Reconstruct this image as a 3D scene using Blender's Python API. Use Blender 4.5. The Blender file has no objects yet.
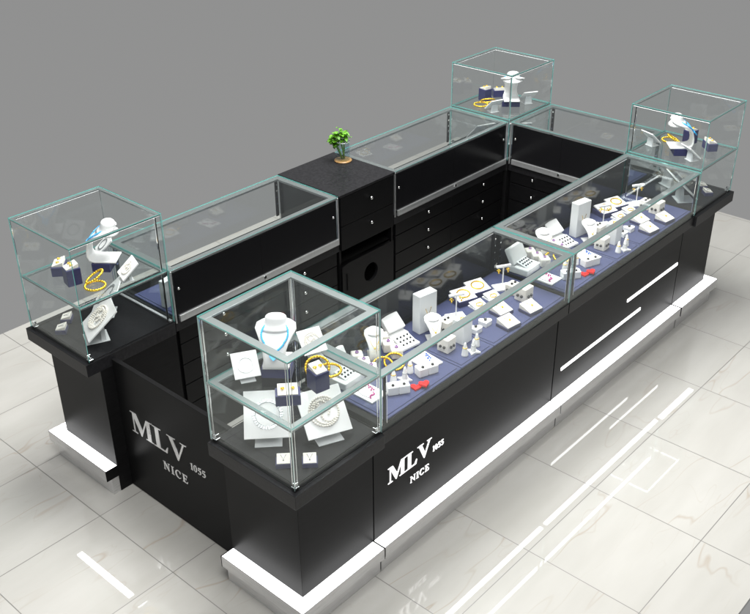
import bpy, bmesh, math, random
from mathutils import Matrix, Vector
random.seed(7)
sc = bpy.context.scene
COL = sc.collection
PI = math.pi
R = math.radians
FLOOR = -0.935

# ------------------------------------------------------------------ camera
cam_d = bpy.data.cameras.new("camera")
cam = bpy.data.objects.new("camera", cam_d)
COL.objects.link(cam)
CP = Vector((-2.3066, -2.5799, 2.9476)); YAW, PITCH, ROLL, FPX = 0.7342, -0.5217, -0.0096, 981.5354
fw = Vector((math.cos(PITCH)*math.cos(YAW), math.cos(PITCH)*math.sin(YAW), math.sin(PITCH)))
rt = Vector((math.sin(YAW), -math.cos(YAW), 0)); up = rt.cross(fw)
r2 = math.cos(ROLL)*rt + math.sin(ROLL)*up; u2 = -math.sin(ROLL)*rt + math.cos(ROLL)*up
m = Matrix((r2, u2, -fw)).transposed().to_4x4(); m.translation = CP
cam.matrix_world = m
cam_d.sensor_fit = 'HORIZONTAL'; cam_d.sensor_width = 36.0; cam_d.lens = 36.0*FPX/750.0
cam_d.clip_start = 0.05; cam_d.clip_end = 200
sc.camera = cam

# ------------------------------------------------------------------ world (plain grey studio surround)
w = bpy.data.worlds.new("World"); sc.world = w; w.use_nodes = True
wn = w.node_tree; wn.nodes.clear()
wo = wn.nodes.new('ShaderNodeOutputWorld'); wb = wn.nodes.new('ShaderNodeBackground')
tc = wn.nodes.new('ShaderNodeTexCoord'); sp = wn.nodes.new('ShaderNodeSeparateXYZ'); rp = wn.nodes.new('ShaderNodeValToRGB')
mr = wn.nodes.new('ShaderNodeMapRange'); mr.inputs[1].default_value = -0.6; mr.inputs[2].default_value = 0.2
wn.links.new(tc.outputs['Generated'], sp.inputs[0]); wn.links.new(sp.outputs['Z'], mr.inputs[0]); wn.links.new(mr.outputs[0], rp.inputs[0])
rp.color_ramp.elements[0].color = (0.300, 0.300, 0.298, 1); rp.color_ramp.elements[1].color = (0.262, 0.262, 0.262, 1)
wn.links.new(rp.outputs[0], wb.inputs[0]); wb.inputs[1].default_value = 1.0
wn.links.new(wb.outputs[0], wo.inputs[0])

def area(name, loc, target, size, power, col=(1, 1, 1), sy=None):
    l = bpy.data.lights.new(name, 'AREA'); l.energy = power; l.color = col
    l.shape = 'RECTANGLE'; l.size = size; l.size_y = sy or size
    o = bpy.data.objects.new(name, l); COL.objects.link(o); o.location = loc
    o.rotation_euler = (Vector(target)-Vector(loc)).to_track_quat('-Z', 'Y').to_euler()
    return o
area("softbox_light", (-1.4, -1.8, 5.2), (1.6, 0.8, -0.4), 2.4, 240, (1.0, 0.99, 0.97))
area("overhead_light", (2.4, 1.5, 4.9), (2.3, 1.2, -0.9), 3.0, 640, (1.0, 0.99, 0.97))

def spot(name, loc, target, power, ang, blend=1.0):
    l = bpy.data.lights.new(name, 'SPOT'); l.energy = power; l.spot_size = R(ang); l.spot_blend = blend; l.shadow_soft_size = 0.12
    o = bpy.data.objects.new(name, l); COL.objects.link(o); o.location = loc
    o.rotation_euler = (Vector(target)-Vector(loc)).to_track_quat('-Z', 'Y').to_euler()
spot("floor_pool_spot", (2.6, -1.4, 3.2), (2.4, -0.75, FLOOR), 70, 34)  # added spots, each laying a soft pool of light on the floor
spot("floor_pool_spot", (-0.9, 1.4, 3.2), (-0.45, 1.35, FLOOR), 40, 26)

sc.view_settings.view_transform = 'Standard'; sc.view_settings.look = 'None'
sc.view_settings.exposure = 0.0; sc.view_settings.gamma = 1.0
sc.cycles.transparent_max_bounces = 48; sc.cycles.max_bounces = 10; sc.cycles.glossy_bounces = 6
sc.cycles.transmission_bounces = 8; sc.cycles.sample_clamp_indirect = 6.0
sc.cycles.use_denoising = True

# ------------------------------------------------------------------ materials
def mat(name, base=(.8, .8, .8), rough=.5, metal=0.0, spec=.5, coat=0.0, emit=None, es=0.0, sheen=0.0, ior=1.5):
    m_ = bpy.data.materials.new(name); m_.use_nodes = True
    b = m_.node_tree.nodes['Principled BSDF']
    b.inputs['Base Color'].default_value = (*base, 1); b.inputs['Roughness'].default_value = rough
    b.inputs['Metallic'].default_value = metal; b.inputs['Specular IOR Level'].default_value = spec
    b.inputs['Coat Weight'].default_value = coat; b.inputs['Sheen Weight'].default_value = sheen
    b.inputs['IOR'].default_value = ior
    if emit:
        b.inputs['Emission Color'].default_value = (*emit, 1); b.inputs['Emission Strength'].default_value = es
    return m_

def add_noise(m_, scale=40, amount=.25, bump=0.0, stretch=(1, 1, 1), rough_amt=0.0, detail=4):
    nt = m_.node_tree; b = nt.nodes['Principled BSDF']
    t = nt.nodes.new('ShaderNodeTexCoord'); mp = nt.nodes.new('ShaderNodeMapping'); mp.inputs['Scale'].default_value = stretch
    n = nt.nodes.new('ShaderNodeTexNoise'); n.inputs['Scale'].default_value = scale; n.inputs['Detail'].default_value = detail
    nt.links.new(t.outputs['Object'], mp.inputs[0]); nt.links.new(mp.outputs[0], n.inputs['Vector'])
    base = list(b.inputs['Base Color'].default_value)
    r_ = nt.nodes.new('ShaderNodeValToRGB')
    r_.color_ramp.elements[0].position = .3; r_.color_ramp.elements[1].position = .7
    r_.color_ramp.elements[0].color = (*[c*(1-amount) for c in base[:3]], 1)
    r_.color_ramp.elements[1].color = (*[min(1, c*(1+amount)) for c in base[:3]], 1)
    nt.links.new(n.outputs['Fac'], r_.inputs[0]); nt.links.new(r_.outputs[0], b.inputs['Base Color'])
    if rough_amt:
        rm = nt.nodes.new('ShaderNodeMapRange'); r0 = b.inputs['Roughness'].default_value
        rm.inputs[3].default_value = max(0, r0-rough_amt); rm.inputs[4].default_value = r0+rough_amt
        nt.links.new(n.outputs['Fac'], rm.inputs[0]); nt.links.new(rm.outputs[0], b.inputs['Roughness'])
    if bump:
        bp = nt.nodes.new('ShaderNodeBump'); bp.inputs['Strength'].default_value = bump; bp.inputs['Distance'].default_value = .002
        nt.links.new(n.outputs['Fac'], bp.inputs['Height']); nt.links.new(bp.outputs[0], b.inputs['Normal'])
    return m_

M = {}
M['black'] = add_noise(mat('black_laminate', (.0080, .0080, .0084), .40, spec=.08), 9, .22, .05, (1, 1, 18), .06)
M['black_in'] = add_noise(mat('black_drawer_laminate', (.0045, .0045, .005), .45, spec=.12), 9, .25, .05, (1, 1, 18), .06)
M['deck'] = add_noise(mat('black_countertop', (.013, .013, .0145), .38, spec=.22), 60, .30, .25, (1, 1, 1), .08)
M['mat'] = add_noise(mat('charcoal_display_mat', (.012, .012, .0135), .50, spec=.15), 55, .22, .3, (1, 1, 1), .06)
M['door'] = mat('black_gloss_door', (.007, .007, .008), .22, spec=.45)
M['smoke'] = mat('dark_smoked_back_panel', (.010, .011, .012), .10, spec=.40)
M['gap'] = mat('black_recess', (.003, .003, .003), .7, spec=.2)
M['alu'] = add_noise(mat('satin_aluminium', (.78, .80, .81), .33, metal=.85), 12, .08, .0, (30, 1, 1), .05)
M['frost'] = mat('pale_aluminium_rail', (.25, .27, .27), .34, metal=.6, spec=.6)
M['silver'] = add_noise(mat('brushed_steel_plinth', (.74, .74, .75), .30, metal=.9), 8, .10, .0, (1, 1, 40), .07)
M['chrome'] = mat('chrome', (.86, .87, .88), .10, metal=1)
M['led'] = mat('white_light_strip', (.9, .9, .9), .4, emit=(1, 1, 1), es=3.4)
M['led_bar'] = mat('white_light_bar', (.9, .9, .9), .4, emit=(1, 1, 1), es=3.0)
M['led_case'] = mat('case_light_strip', (.9, .9, .9), .4, emit=(1, 1, 1), es=8.5)
M['led_tower'] = mat('tower_light_strip', (.9, .9, .9), .4, emit=(1, 1, 1), es=5.0)
M['led_lip'] = mat('lip_light_strip', (.9, .9, .9), .4, emit=(1, 1, 1), es=8.0)
M['letter'] = mat('white_lettering', (.85, .85, .85), .35, emit=(1, 1, 1), es=.75)
M['letter_s'] = add_noise(mat('silver_lettering', (.82, .82, .83), .28, metal=.6), 5, .2, 0, (1, 1, 1), .1)
M['white'] = mat('white_leatherette', (.88, .88, .88), .42, spec=.45)
M['plate'] = mat('white_acrylic', (.74, .76, .77), .25, spec=.5)
M['cream'] = add_noise(mat('cream_suede', (.78, .75, .68), .75, sheen=.3), 120, .05, .2)
M['navy'] = add_noise(mat('navy_velvet', (.022, .024, .095), .60, sheen=.05), 150, .15, .3)
M['tray'] = add_noise(mat('slate_blue_velvet', (.034, .043, .118), .78, sheen=.04), 160, .12, .35)
M['gold'] = mat('yellow_gold', (.95, .62, .06), .20, metal=.75)
M['pearl'] = mat('pearl', (.90, .86, .79), .22, coat=.6)
M['diamond'] = mat('silver_crystal', (.42, .44, .45), .22, metal=.5)
M['blue'] = mat('blue_enamel', (.05, .47, .90), .3, coat=.4)
M['sapph'] = mat('blue_stone', (.02, .12, .55), .15, coat=.5)
M['pink'] = mat('magenta_stone', (.55, .02, .25), .15, coat=.5)
M['red'] = mat('red_velvet_heart', (.66, .004, .004), .5, spec=.2)
M['stone'] = mat('black_stone', (.010, .010, .014), .15, coat=.5)
M['purple'] = mat('violet_stone', (.25, .07, .35), .15, coat=.5)
M['leaf'] = add_noise(mat('green_leaf', (.12, .34, .02), .45), 30, .45)
M['stalk'] = add_noise(mat('green_stalk', (.16, .30, .07), .4), 20, .3)
M['wood'] = add_noise(mat('amber_wood', (.34, .20, .075), .35, coat=.3), 25, .25, .1, (1, 8, 1))

def glass_mat(name, tint, edge=False):
    g = bpy.data.materials.new(name); g.use_nodes = True; nt = g.node_tree; nt.nodes.clear()
    o = nt.nodes.new('ShaderNodeOutputMaterial'); tr = nt.nodes.new('ShaderNodeBsdfTransparent'); gl = nt.nodes.new('ShaderNodeBsdfGlossy')
    tr.inputs[0].default_value = (*tint, 1); gl.inputs['Roughness'].default_value = 0.02; gl.inputs[0].default_value = (.95, 1, 1, 1)
    f = nt.nodes.new('ShaderNodeFresnel'); ge = nt.nodes.new('ShaderNodeNewGeometry')
    mp = nt.nodes.new('ShaderNodeMapRange'); mp.inputs[3].default_value = 1.40; mp.inputs[4].default_value = 1/1.40
    nt.links.new(ge.outputs['Backfacing'], mp.inputs[0]); nt.links.new(mp.outputs[0], f.inputs['IOR'])
    mx = nt.nodes.new('ShaderNodeMixShader')
    k_ = nt.nodes.new('ShaderNodeMath'); k_.operation = 'MULTIPLY'; k_.inputs[1].default_value = .72
    nt.links.new(f.outputs[0], k_.inputs[0]); nt.links.new(k_.outputs[0], mx.inputs[0]); nt.links.new(tr.outputs[0], mx.inputs[1]); nt.links.new(gl.outputs[0], mx.inputs[2])
    nt.links.new(mx.outputs[0], o.inputs[0])
    return g
M['glass'] = glass_mat('clear_glass', (.975, .985, .983))
M['glass_c'] = glass_mat('vase_glass', (.88, .93, .95))
def edge_mat():
    g = bpy.data.materials.new('teal_glass_edge'); g.use_nodes = True; nt = g.node_tree
    b = nt.nodes['Principled BSDF']; b.inputs['Base Color'].default_value = (.22, .58, .54, 1); b.inputs['Roughness'].default_value = .12
    b.inputs['Coat Weight'].default_value = .5
    tr = nt.nodes.new('ShaderNodeBsdfTransparent'); tr.inputs[0].default_value = (.45, .9, .85, 1)
    mx = nt.nodes.new('ShaderNodeMixShader'); mx.inputs[0].default_value = .45
    o = nt.nodes['Material Output']
    nt.links.new(b.outputs[0], mx.inputs[1]); nt.links.new(tr.outputs[0], mx.inputs[2]); nt.links.new(mx.outputs[0], o.inputs[0])
    return g
M['edge'] = edge_mat()

M['edge_v'] = mat('pale_glass_edge', (.42, .58, .57), .12, metal=.45, coat=.5)  # glass edge coloured silvery for the reflections along upright edges
GLS = [M['glass'], M['edge'], M['gap'], M['edge_v']]

def marble():
    g = bpy.data.materials.new('polished_marble_tile'); g.use_nodes = True; nt = g.node_tree; N = nt.nodes.new; L = nt.links.new
    b = nt.nodes['Principled BSDF']
    ge = N('ShaderNodeNewGeometry'); s = N('ShaderNodeSeparateXYZ'); L(ge.outputs['Position'], s.inputs[0])
    def math_(op, a, b_=None, c=None):
        n = N('ShaderNodeMath'); n.operation = op
        for i, v in enumerate((a, b_, c)):
            if v is None: continue
            if isinstance(v, (int, float)): n.inputs[i].default_value = v
            else: L(v, n.inputs[i])
        return n.outputs[0]
    T = 0.702
    ux = math_('DIVIDE', math_('ADD', s.outputs['X'], .157+T*8), T)
    uy = math_('DIVIDE', math_('ADD', s.outputs['Y'], -.1755+.6765*8), .6765)
    fx, fy = math_('FRACT', ux), math_('FRACT', uy)
    ix, iy = math_('FLOOR', ux), math_('FLOOR', uy)
    ex = math_('ABSOLUTE', math_('SUBTRACT', fx, .5)); ey = math_('ABSOLUTE', math_('SUBTRACT', fy, .5))
    grout = math_('GREATER_THAN', math_('MAXIMUM', ex, ey), .4965)
    # per tile offset of the vein pattern
    cb = N('ShaderNodeCombineXYZ'); L(ix, cb.inputs[0]); L(iy, cb.inputs[1])
    wn_ = N('ShaderNodeTexWhiteNoise'); wn_.noise_dimensions = '2D'; L(cb.outputs[0], wn_.inputs['Vector'])
    off = N('ShaderNodeVectorMath'); off.operation = 'MULTIPLY_ADD'
    L(wn_.outputs['Color'], off.inputs[0]); off.inputs[1].default_value = (9, 9, 9); L(ge.outputs['Position'], off.inputs[2])
    mp = N('ShaderNodeMapping'); mp.inputs['Rotation'].default_value = (0, 0, R(-38)); mp.inputs['Scale'].default_value = (.45, 1.9, 1)
    L(off.outputs[0], mp.inputs[0])
    def vein(scale, width, dist, det=6):
        n = N('ShaderNodeTexNoise'); n.inputs['Scale'].default_value = scale; n.inputs['Detail'].default_value = det
        n.inputs['Roughness'].default_value = .55; n.inputs['Distortion'].default_value = dist
        L(mp.outputs[0], n.inputs['Vector'])
        d = math_('ABSOLUTE', math_('SUBTRACT', n.outputs['Fac'], .5))
        r_ = N('ShaderNodeMapRange'); r_.inputs[1].default_value = 0; r_.inputs[2].default_value = width; r_.inputs[3].default_value = 1; r_.inputs[4].default_value = 0
        L(d, r_.inputs[0]); return r_.outputs[0]
    v1 = vein(1.0, .0060, .30, 3.0); v2 = vein(1.9, .0050, .4, 3)
    ms = N('ShaderNodeTexNoise'); ms.inputs['Scale'].default_value = 1.7; L(off.outputs[0], ms.inputs['Vector'])
    msk = N('ShaderNodeMapRange'); msk.inputs[1].default_value = .38; msk.inputs[2].default_value = .60; L(ms.outputs['Fac'], msk.inputs[0])
    f1 = math_('MULTIPLY', math_('MULTIPLY', v1, msk.outputs[0]), .50); f2 = math_('MULTIPLY', math_('MULTIPLY', v2, msk.outputs[0]), .30)
    cl = N('ShaderNodeTexNoise'); cl.inputs['Scale'].default_value = 3.0; cl.inputs['Detail'].default_value = 5; L(mp.outputs[0], cl.inputs['Vector'])
    cr = N('ShaderNodeValToRGB'); cr.color_ramp.elements[0].position = .3; cr.color_ramp.elements[1].position = .72
    cr.color_ramp.elements[0].color = (.470, .462, .430, 1); cr.color_ramp.elements[1].color = (.525, .518, .488, 1); L(cl.outputs['Fac'], cr.inputs[0])
    def mix(f, a, col):
        x = N('ShaderNodeMix'); x.data_type = 'RGBA'; L(f, x.inputs[0]); L(a, x.inputs[6]); x.inputs[7].default_value = (*col, 1); return x.outputs[2]
    c = mix(f1, cr.outputs[0], (.36, .29, .21)); c = mix(f2, c, (.42, .37, .31)); c = mix(grout, c, (.13, .125, .115))
    L(c, b.inputs['Base Color'])
    rr = N('ShaderNodeMapRange'); rr.inputs[3].default_value = .025; rr.inputs[4].default_value = .5; L(grout, rr.inputs[0]); L(rr.outputs[0], b.inputs['Roughness'])
    b.inputs['IOR'].default_value = 2.1
    b.inputs['Coat Weight'].default_value = .40; b.inputs['Coat Roughness'].default_value = .20
    return g
M['marble'] = marble()

# ------------------------------------------------------------------ mesh helpers
class MB:
    def __init__(s): s.v = []; s.f = []; s.mi = []; s.sm = []
    def add(s, vs, fs, mi=0, mtx=None, smooth=False):
        o = len(s.v)
        for v in vs:
            v = Vector(v); s.v.append(tuple(mtx @ v) if mtx else tuple(v))
        for i, f in enumerate(fs):
            s.f.append(tuple(o+k for k in f)); s.mi.append(mi[i] if isinstance(mi, (list, tuple)) else mi); s.sm.append(smooth)
        return s
    def box(s, x0, y0, z0, x1, y1, z1, mi=0, mtx=None):
        vs = [(x0, y0, z0), (x1, y0, z0), (x1, y1, z0), (x0, y1, z0), (x0, y0, z1), (x1, y0, z1), (x1, y1, z1), (x0, y1, z1)]
        fs = [(3, 2, 1, 0), (4, 5, 6, 7), (0, 1, 5, 4), (2, 3, 7, 6), (3, 0, 4, 7), (1, 2, 6, 5)]
        return s.add(vs, fs, mi, mtx)
    def pane(s, x0, y0, z0, x1, y1, z1):          # glass plate: slot 0 faces, slot 1 cut edges
        d = [x1-x0, y1-y0, z1-z0]; k = d.index(min(d))
        mi = [2, 1, 3, 3, 3, 3]
        if k == 2: mi = [0, 0, 1, 1, 1, 1]
        elif k == 1: mi[2] = mi[3] = 0
        else: mi[4] = mi[5] = 0
        return s.box(x0, y0, z0, x1, y1, z1, mi)
    def lathe(s, prof, n=20, mi=0, mtx=None, sx=1, sy=1, smooth=True, caps=True):
        vs = []; fs = []
        for r, z in prof:
            for k in range(n):
                a = 2*PI*k/n; vs.append((r*sx*math.cos(a), r*sy*math.sin(a), z))
        for i in range(len(prof)-1):
            for k in range(n):
                k2 = (k+1) % n; fs.append((i*n+k, i*n+k2, (i+1)*n+k2, (i+1)*n+k))
        if caps:
            fs.append(tuple(range(n-1, -1, -1))); fs.append(tuple((len(prof)-1)*n+k for k in range(n)))
        return s.add(vs, fs, mi, mtx, smooth)
    def tube(s, pts, r, n=8, mi=0, mtx=None, closed=False):
        pts = [Vector(p) for p in pts]; vs = []; fs = []; m_ = len(pts)
        for i, p in enumerate(pts):
            a = pts[(i-1) % m_] if closed or i > 0 else p; b = pts[(i+1) % m_] if closed or i < m_-1 else p
            t = (b-a).normalized(); q = Vector((0, 0, 1)) if abs(t.z) < .9 else Vector((1, 0, 0))
            x = t.cross(q).normalized(); y = t.cross(x)
            rr = r[i] if isinstance(r, (list, tuple)) else r
            for k in range(n):
                an = 2*PI*k/n; vs.append(p+(x*math.cos(an)+y*math.sin(an))*rr)
        for i in range(m_ if closed else m_-1):
            j = (i+1) % m_
            for k in range(n):
                k2 = (k+1) % n; fs.append((i*n+k, i*n+k2, j*n+k2, j*n+k))
        if not closed:
            fs.append(tuple(range(n-1, -1, -1))); fs.append(tuple((m_-1)*n+k for k in range(n)))
        return s.add(vs, fs, mi, mtx, True)
    def ring(s, c, R_, r, mtx=None, n=28, mi=0, ns=8, sy=1.0):
        return s.tube([(c[0]+R_*math.cos(2*PI*k/n), c[1]+sy*R_*math.sin(2*PI*k/n), c[2]) for k in range(n)], r, ns, mi, mtx, True)
    def ball(s, c, r, mi=0, mtx=None, n=8, sz=1.0):
        prof = [(r*math.sin(PI*i/6)+1e-5, -r*sz*math.cos(PI*i/6)) for i in range(7)]
        t = Matrix.Translation(c); return s.lathe(prof, n, mi, (mtx @ t) if mtx else t)
    def prism(s, poly, z0, z1, mi=0, mtx=None):
        n = len(poly); vs = [(x, y, z0) for x, y in poly]+[(x, y, z1) for x, y in poly]
        fs = [tuple(range(n-1, -1, -1)), tuple(range(n, 2*n))]+[(i, (i+1) % n, n+(i+1) % n, n+i) for i in range(n)]
        return s.add(vs, fs, mi, mtx)
    def build(s, name, mats, parent=None, bevel=0.0, loc=None):
        me = bpy.data.meshes.new(name); me.from_pydata(s.v, [], s.f); me.update()
        if not isinstance(mats, (list, tuple)): mats = [mats]
        for m_ in mats: me.materials.append(m_)
        me.polygons.foreach_set('material_index', s.mi); me.polygons.foreach_set('use_smooth', s.sm)
        bm = bmesh.new(); bm.from_mesh(me); bmesh.ops.recalc_face_normals(bm, faces=bm.faces); bm.to_mesh(me); bm.free()
        o = bpy.data.objects.new(name, me); COL.objects.link(o)
        if parent: o.parent = parent
        if loc: o.location = loc
        if bevel:
            b = o.modifiers.new('bevel', 'BEVEL'); b.width = bevel; b.segments = 2; b.limit_method = 'ANGLE'; b.angle_limit = R(40)
        return o

def empty(name, loc=(0, 0, 0), rz=0.0):
    o = bpy.data.objects.new(name, None); COL.objects.link(o); o.location = loc; o.rotation_euler = (0, 0, rz); o.empty_display_size = .05
    return o
def tag(o, label, cat, group=None):
    o['label'] = label; o['category'] = cat
    if group: o['group'] = group
    return o
def copy_tree(o, parent=None):
    c = o.copy(); COL.objects.link(c); c.parent = parent
    for ch in list(o.children): copy_tree(ch, c)
    return c
def structure(o): o['kind'] = 'structure'; return o

# ------------------------------------------------------------------ floor
structure(MB().box(-3.4, -1.56, FLOOR-.03, 6.2, 3.82, FLOOR).build('floor', M['marble']))

# ------------------------------------------------------------------ lettering (outlines drawn by hand)
def arc(cx, cy, rx, ry, a0, a1, n=14):
    return [(cx+rx*math.cos(R(a0+(a1-a0)*i/n)), cy+ry*math.sin(R(a0+(a1-a0)*i/n))) for i in range(n+1)]
GL = {
 'M': (1.16, [[(0,0),(.30,0),(.30,.03),(.18,.06),(.18,.78),(.50,0),(.54,0),(.85,.80),(.85,.05),(.75,.03),(.75,0),(1.16,0),(1.16,.03),(1.05,.05),(1.05,.95),(1.16,.97),(1.16,1),(.86,1),(.60,.34),(.32,1),(0,1),(0,.97),(.12,.95),(.12,.06),(0,.03)]]),
 'L': (.74, [[(0,0),(.68,0),(.74,.30),(.70,.30),(.58,.07),(.33,.05),(.33,.95),(.45,.97),(.45,1),(0,1),(0,.97),(.13,.95),(.13,.05),(0,.03)]]),
 'V': (.98, [[(0,1),(.42,1),(.42,.97),(.31,.95),(.54,.30),(.78,.95),(.66,.97),(.66,1),(.98,1),(.98,.97),(.87,.95),(.50,0),(.45,0),(.10,.95),(0,.97)]]),
 'N': (.92, [[(0,0),(.30,0),(.30,.04),(.19,.07),(.19,.72),(.74,0),(.80,0),(.80,.93),(.92,.96),(.92,1),(.60,1),(.60,.96),(.72,.93),(.72,.34),(.26,1),(0,1),(0,.96),(.11,.92),(.11,.07),(0,.04)]]),
 'I': (.42, [[(0,0),(.42,0),(.42,.04),(.31,.06),(.31,.94),(.42,.96),(.42,1),(0,1),(0,.96),(.11,.94),(.11,.06),(0,.04)]]),
 'E': (.74, [[(0,0),(.68,0),(.74,.28),(.70,.28),(.58,.08),(.31,.06),(.31,.47),(.46,.48),(.51,.38),(.55,.38),(.55,.63),(.51,.63),(.46,.54),(.31,.53),(.31,.94),(.56,.93),(.65,.76),(.69,.76),(.67,1),(0,1),(0,.96),(.12,.94),(.12,.06),(0,.04)]]),
 'C': (.82, [arc(.43, .5, .43, .51, 52, 305, 22)+[(.78, .20), (.72, .22)]+arc(.47, .5, .27, .44, 300, 60, 18)+[(.70, .66), (.76, .66), (.76, .95)]]),
 '1': (.42, [[(.05,0),(.42,0),(.42,.04),(.33,.06),(.33,1),(.27,1),(.02,.88),(.03,.84),(.15,.86),(.15,.06),(.05,.04)]]),
 '0': (.58, [arc(.29, .5, .29, .51, 0, 345, 23), arc(.29, .5, .12, .44, 0, 345, 23)]),
 '5': (.58, [[(.10,1),(.55,1),(.50,.86),(.18,.86),(.15,.66),(.32,.67),(.47,.61),(.57,.48),(.57,.29),(.46,.10),(.28,0),(.08,0),(0,.06),(.02,.14),(.10,.14),(.18,.06),(.28,.07),(.36,.16),(.37,.31),(.32,.46),(.21,.53),(.06,.51)]]),
}
def word(txt, x0, x1, z0, h, gap=.10):
    W = sum(GL[c][0] for c in txt)+gap*(len(txt)-1); sx = (x1-x0)/W; x = 0; out = []
    for c in txt:
        for sp_ in GL[c][1]: out.append([(x0+(x+p[0])*sx, z0+p[1]*h) for p in sp_])
        x += GL[c][0]+gap
    return out
def lettering(words, depth, material, parent, mtx):
    for w_ in words: one_word([w_], depth, material, parent, mtx)
def one_word(words, depth, material, parent, mtx):
    cu = bpy.data.curves.new('lettering', 'CURVE'); cu.dimensions = '2D'; cu.fill_mode = 'BOTH'; cu.extrude = depth
    for w_ in words:
        for poly in w_:
            s_ = cu.splines.new('POLY'); s_.points.add(len(poly)-1); s_.use_cyclic_u = True
            for i, p in enumerate(poly): s_.points[i].co = (p[0], p[1], 0, 1)
    t = bpy.data.objects.new('tmp', cu); COL.objects.link(t)
    dg = bpy.context.evaluated_depsgraph_get(); me = bpy.data.meshes.new_from_object(t.evaluated_get(dg))
    bpy.data.objects.remove(t)
    me.transform(mtx); me.materials.clear(); me.materials.append(material); me.name = 'lettering'
    o = bpy.data.objects.new('lettering', me); COL.objects.link(o); o.parent = parent
    return o

# ------------------------------------------------------------------ kiosk: corner towers
G = 'cabinets of the black jewellery kiosk'
H = .295                                    # half of the tower's square footprint
PT = -.745                                  # plinth top
def make_tower(band):
    GLS = [M['glass'], M['edge'], M['gap'], M['edge_v'] if band > .03 else M['edge']]
    t = empty('display_tower')
    MB().box(-H-.022, -H-.022, -.078, H, H, 0).build('countertop', M['deck'], t, .0015)
    # dark channel and raised mat
    g = MB(); a = -H+.006; b = H-.006
    g.box(a, a, 0, a+.028, b, .0022); g.box(a+.028, a, 0, b, a+.028, .0022)
    g.build('channel', M['gap'], t)
    MB().box(-H+.034, -H+.034, 0, H-.012, H-.012, .007).build('display_mat', M['mat'], t, .001)
    MB().box(-H+.06, -H+.06, FLOOR, H-.002, H-.002, -.078).build('base_cabinet', M['black'], t, .0015)
    # plinth: L of brushed steel with a light strip in its top
    o = -H-.022; i = -H+.06
    p = MB(); p.box(o, o, PT-.072, H-.004, i, PT-.006).box(o, i, PT-.072, i, H-.004, PT-.006)
    p.box(o+.032, o+.032, FLOOR, H-.004, i, PT-.072).box(o+.032, i, FLOOR, i, H-.004, PT-.072)
    p.box(o, o, PT-.006, H-.004, o+.004, PT).box(o, o+.004, PT-.006, o+.004, H-.004, PT)
    pl = p.build('plinth', M['silver'], t, .001)
    s = MB(); s.box(o+.004, o+.004, PT-.006, H-.006, i, PT-.0015).box(o+.004, i, PT-.006, i, H-.006, PT-.0015); s.build('light_strip', M['led'], pl)
    MB().box(o-.001, H-.004, PT-.074, i, H-.0005, PT+.001).build('end_cap', M['black_in'], t)
    MB().box(H-.004, o-.001, PT-.074, H-.0005, i, PT+.001).build('end_cap', M['black_in'], t)
    # light under the lip of the top
    MB().box(-H-.012, -H-.012, -.084, H-.02, -H+.03, -.078).build('lip_light', M['led_lip'], t)['side'] = 'y'
    MB().box(-H-.012, -H+.03, -.084, -H+.03, H-.02, -.078).build('lip_light', M['led_lip'], t)['side'] = 'x'
    # glass case
    e = .0042; Zt = .705; Zs = .350
    for (x0, y0, x1, y1) in ((-H, -H, H, -H+e), (-H, H-e, H, H), (-H, -H+e, -H+e, H-e), (H-e, -H+e, H, H-e)):
        MB().pane(x0, y0, .009, x1, y1, Zt-e).build('glass_panel', GLS, t)
    MB().pane(-H, -H, Zt-e, H, H, Zt).build('glass_top', GLS, t)
    MB().pane(-H+.010, -H+.010, Zs-.008, H-.010, H-.010, Zs).build('glass_shelf', GLS, t)
    def frame(zt, nm, lit):
        q = H-e-.001; f = MB(); th = .010
        f.box(-q, -q, zt-th, q, -q+band, zt).box(-q, q-band, zt-th, q, q, zt).box(-q, -q+band, zt-th, -q+band, q-band, zt).box(q-band, -q+band, zt-th, q, q-band, zt)
        fo = f.build(nm, M['frost'], t, .0008)
        if lit:
            k = MB(); w_ = band*.6; d = band*.2; z1 = zt-th
            k.box(-q+d, -q+d, z1-.002, q-d, -q+d+w_, z1).box(-q+d, q-d-w_, z1-.002, q-d, q-d, z1)
            k.box(-q+d, -q+d+w_, z1-.002, -q+d+w_, q-d-w_, z1).box(q-d-w_, -q+d+w_, z1-.002, q-d, q-d-w_, z1)
            k.build('light_strip', M['led_tower'], fo)
    frame(Zt-e-.001, 'top_rail', True); frame(Zs-.0085, 'shelf_rail', band > .03)  # near tower's shelf strip is an added glow to brighten the stands below
    for (sx_, sy_) in ((-1, -1), (-1, 1), (1, -1), (1, 1)):
        c = MB(); q0 = H-e
        def lb(a0, a1, b0, b1): c.box(min(sx_*a0, sx_*a1), min(sy_*b0, sy_*b1), .009, max(sx_*a0, sx_*a1), max(sy_*b0, sy_*b1), Zt-.018)
        lb(q0-.0035, q0-.0005, q0-.0035, q0-.0005)
        if band > .03:
            lb(q0-.0185, q0-.0160, q0-.0030, q0-.0005); lb(q0-.0030, q0-.0005, q0-.0185, q0-.0160)
        c.build('edge_glint_strip', M['chrome'], t)  # chrome strips standing in for silver glints on the glass edges
    if band < .03: MB().box(-H+.01, H-.024, .007, H-.012, H-.007, .019).build('bottom_rail', M['alu'], t, .001)
    q = H-.022
    MB().box(q-.010, q-.010, .007, q, q, Zt-.02).build('corner_post', M['chrome'], t, .002)
    for (cx, cy) in ((-1, -1), (-1, 1), (1, -1)):
        c = MB(); x = cx*(H-.020); y = cy*(H-.020)
        c.box(x-.014, y-.014, .007, x+.014, y+.014, .016).box(x-.011, y-.011, .016, x-.003*0-.004, y+.011, .040).box(x-.004, y-.011, .016, x+.011, y-.004, .040)
        c.build('corner_clamp', M['chrome'], t, .002)
    k = MB(); k.lathe([(.007, 0), (.007, .004)], 14, 0, Matrix.Translation((H-.09, -H+.06, -.12)) @ Matrix.Rotation(R(90), 4, 'X')); k.build('lock', M['chrome'], t)
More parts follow.
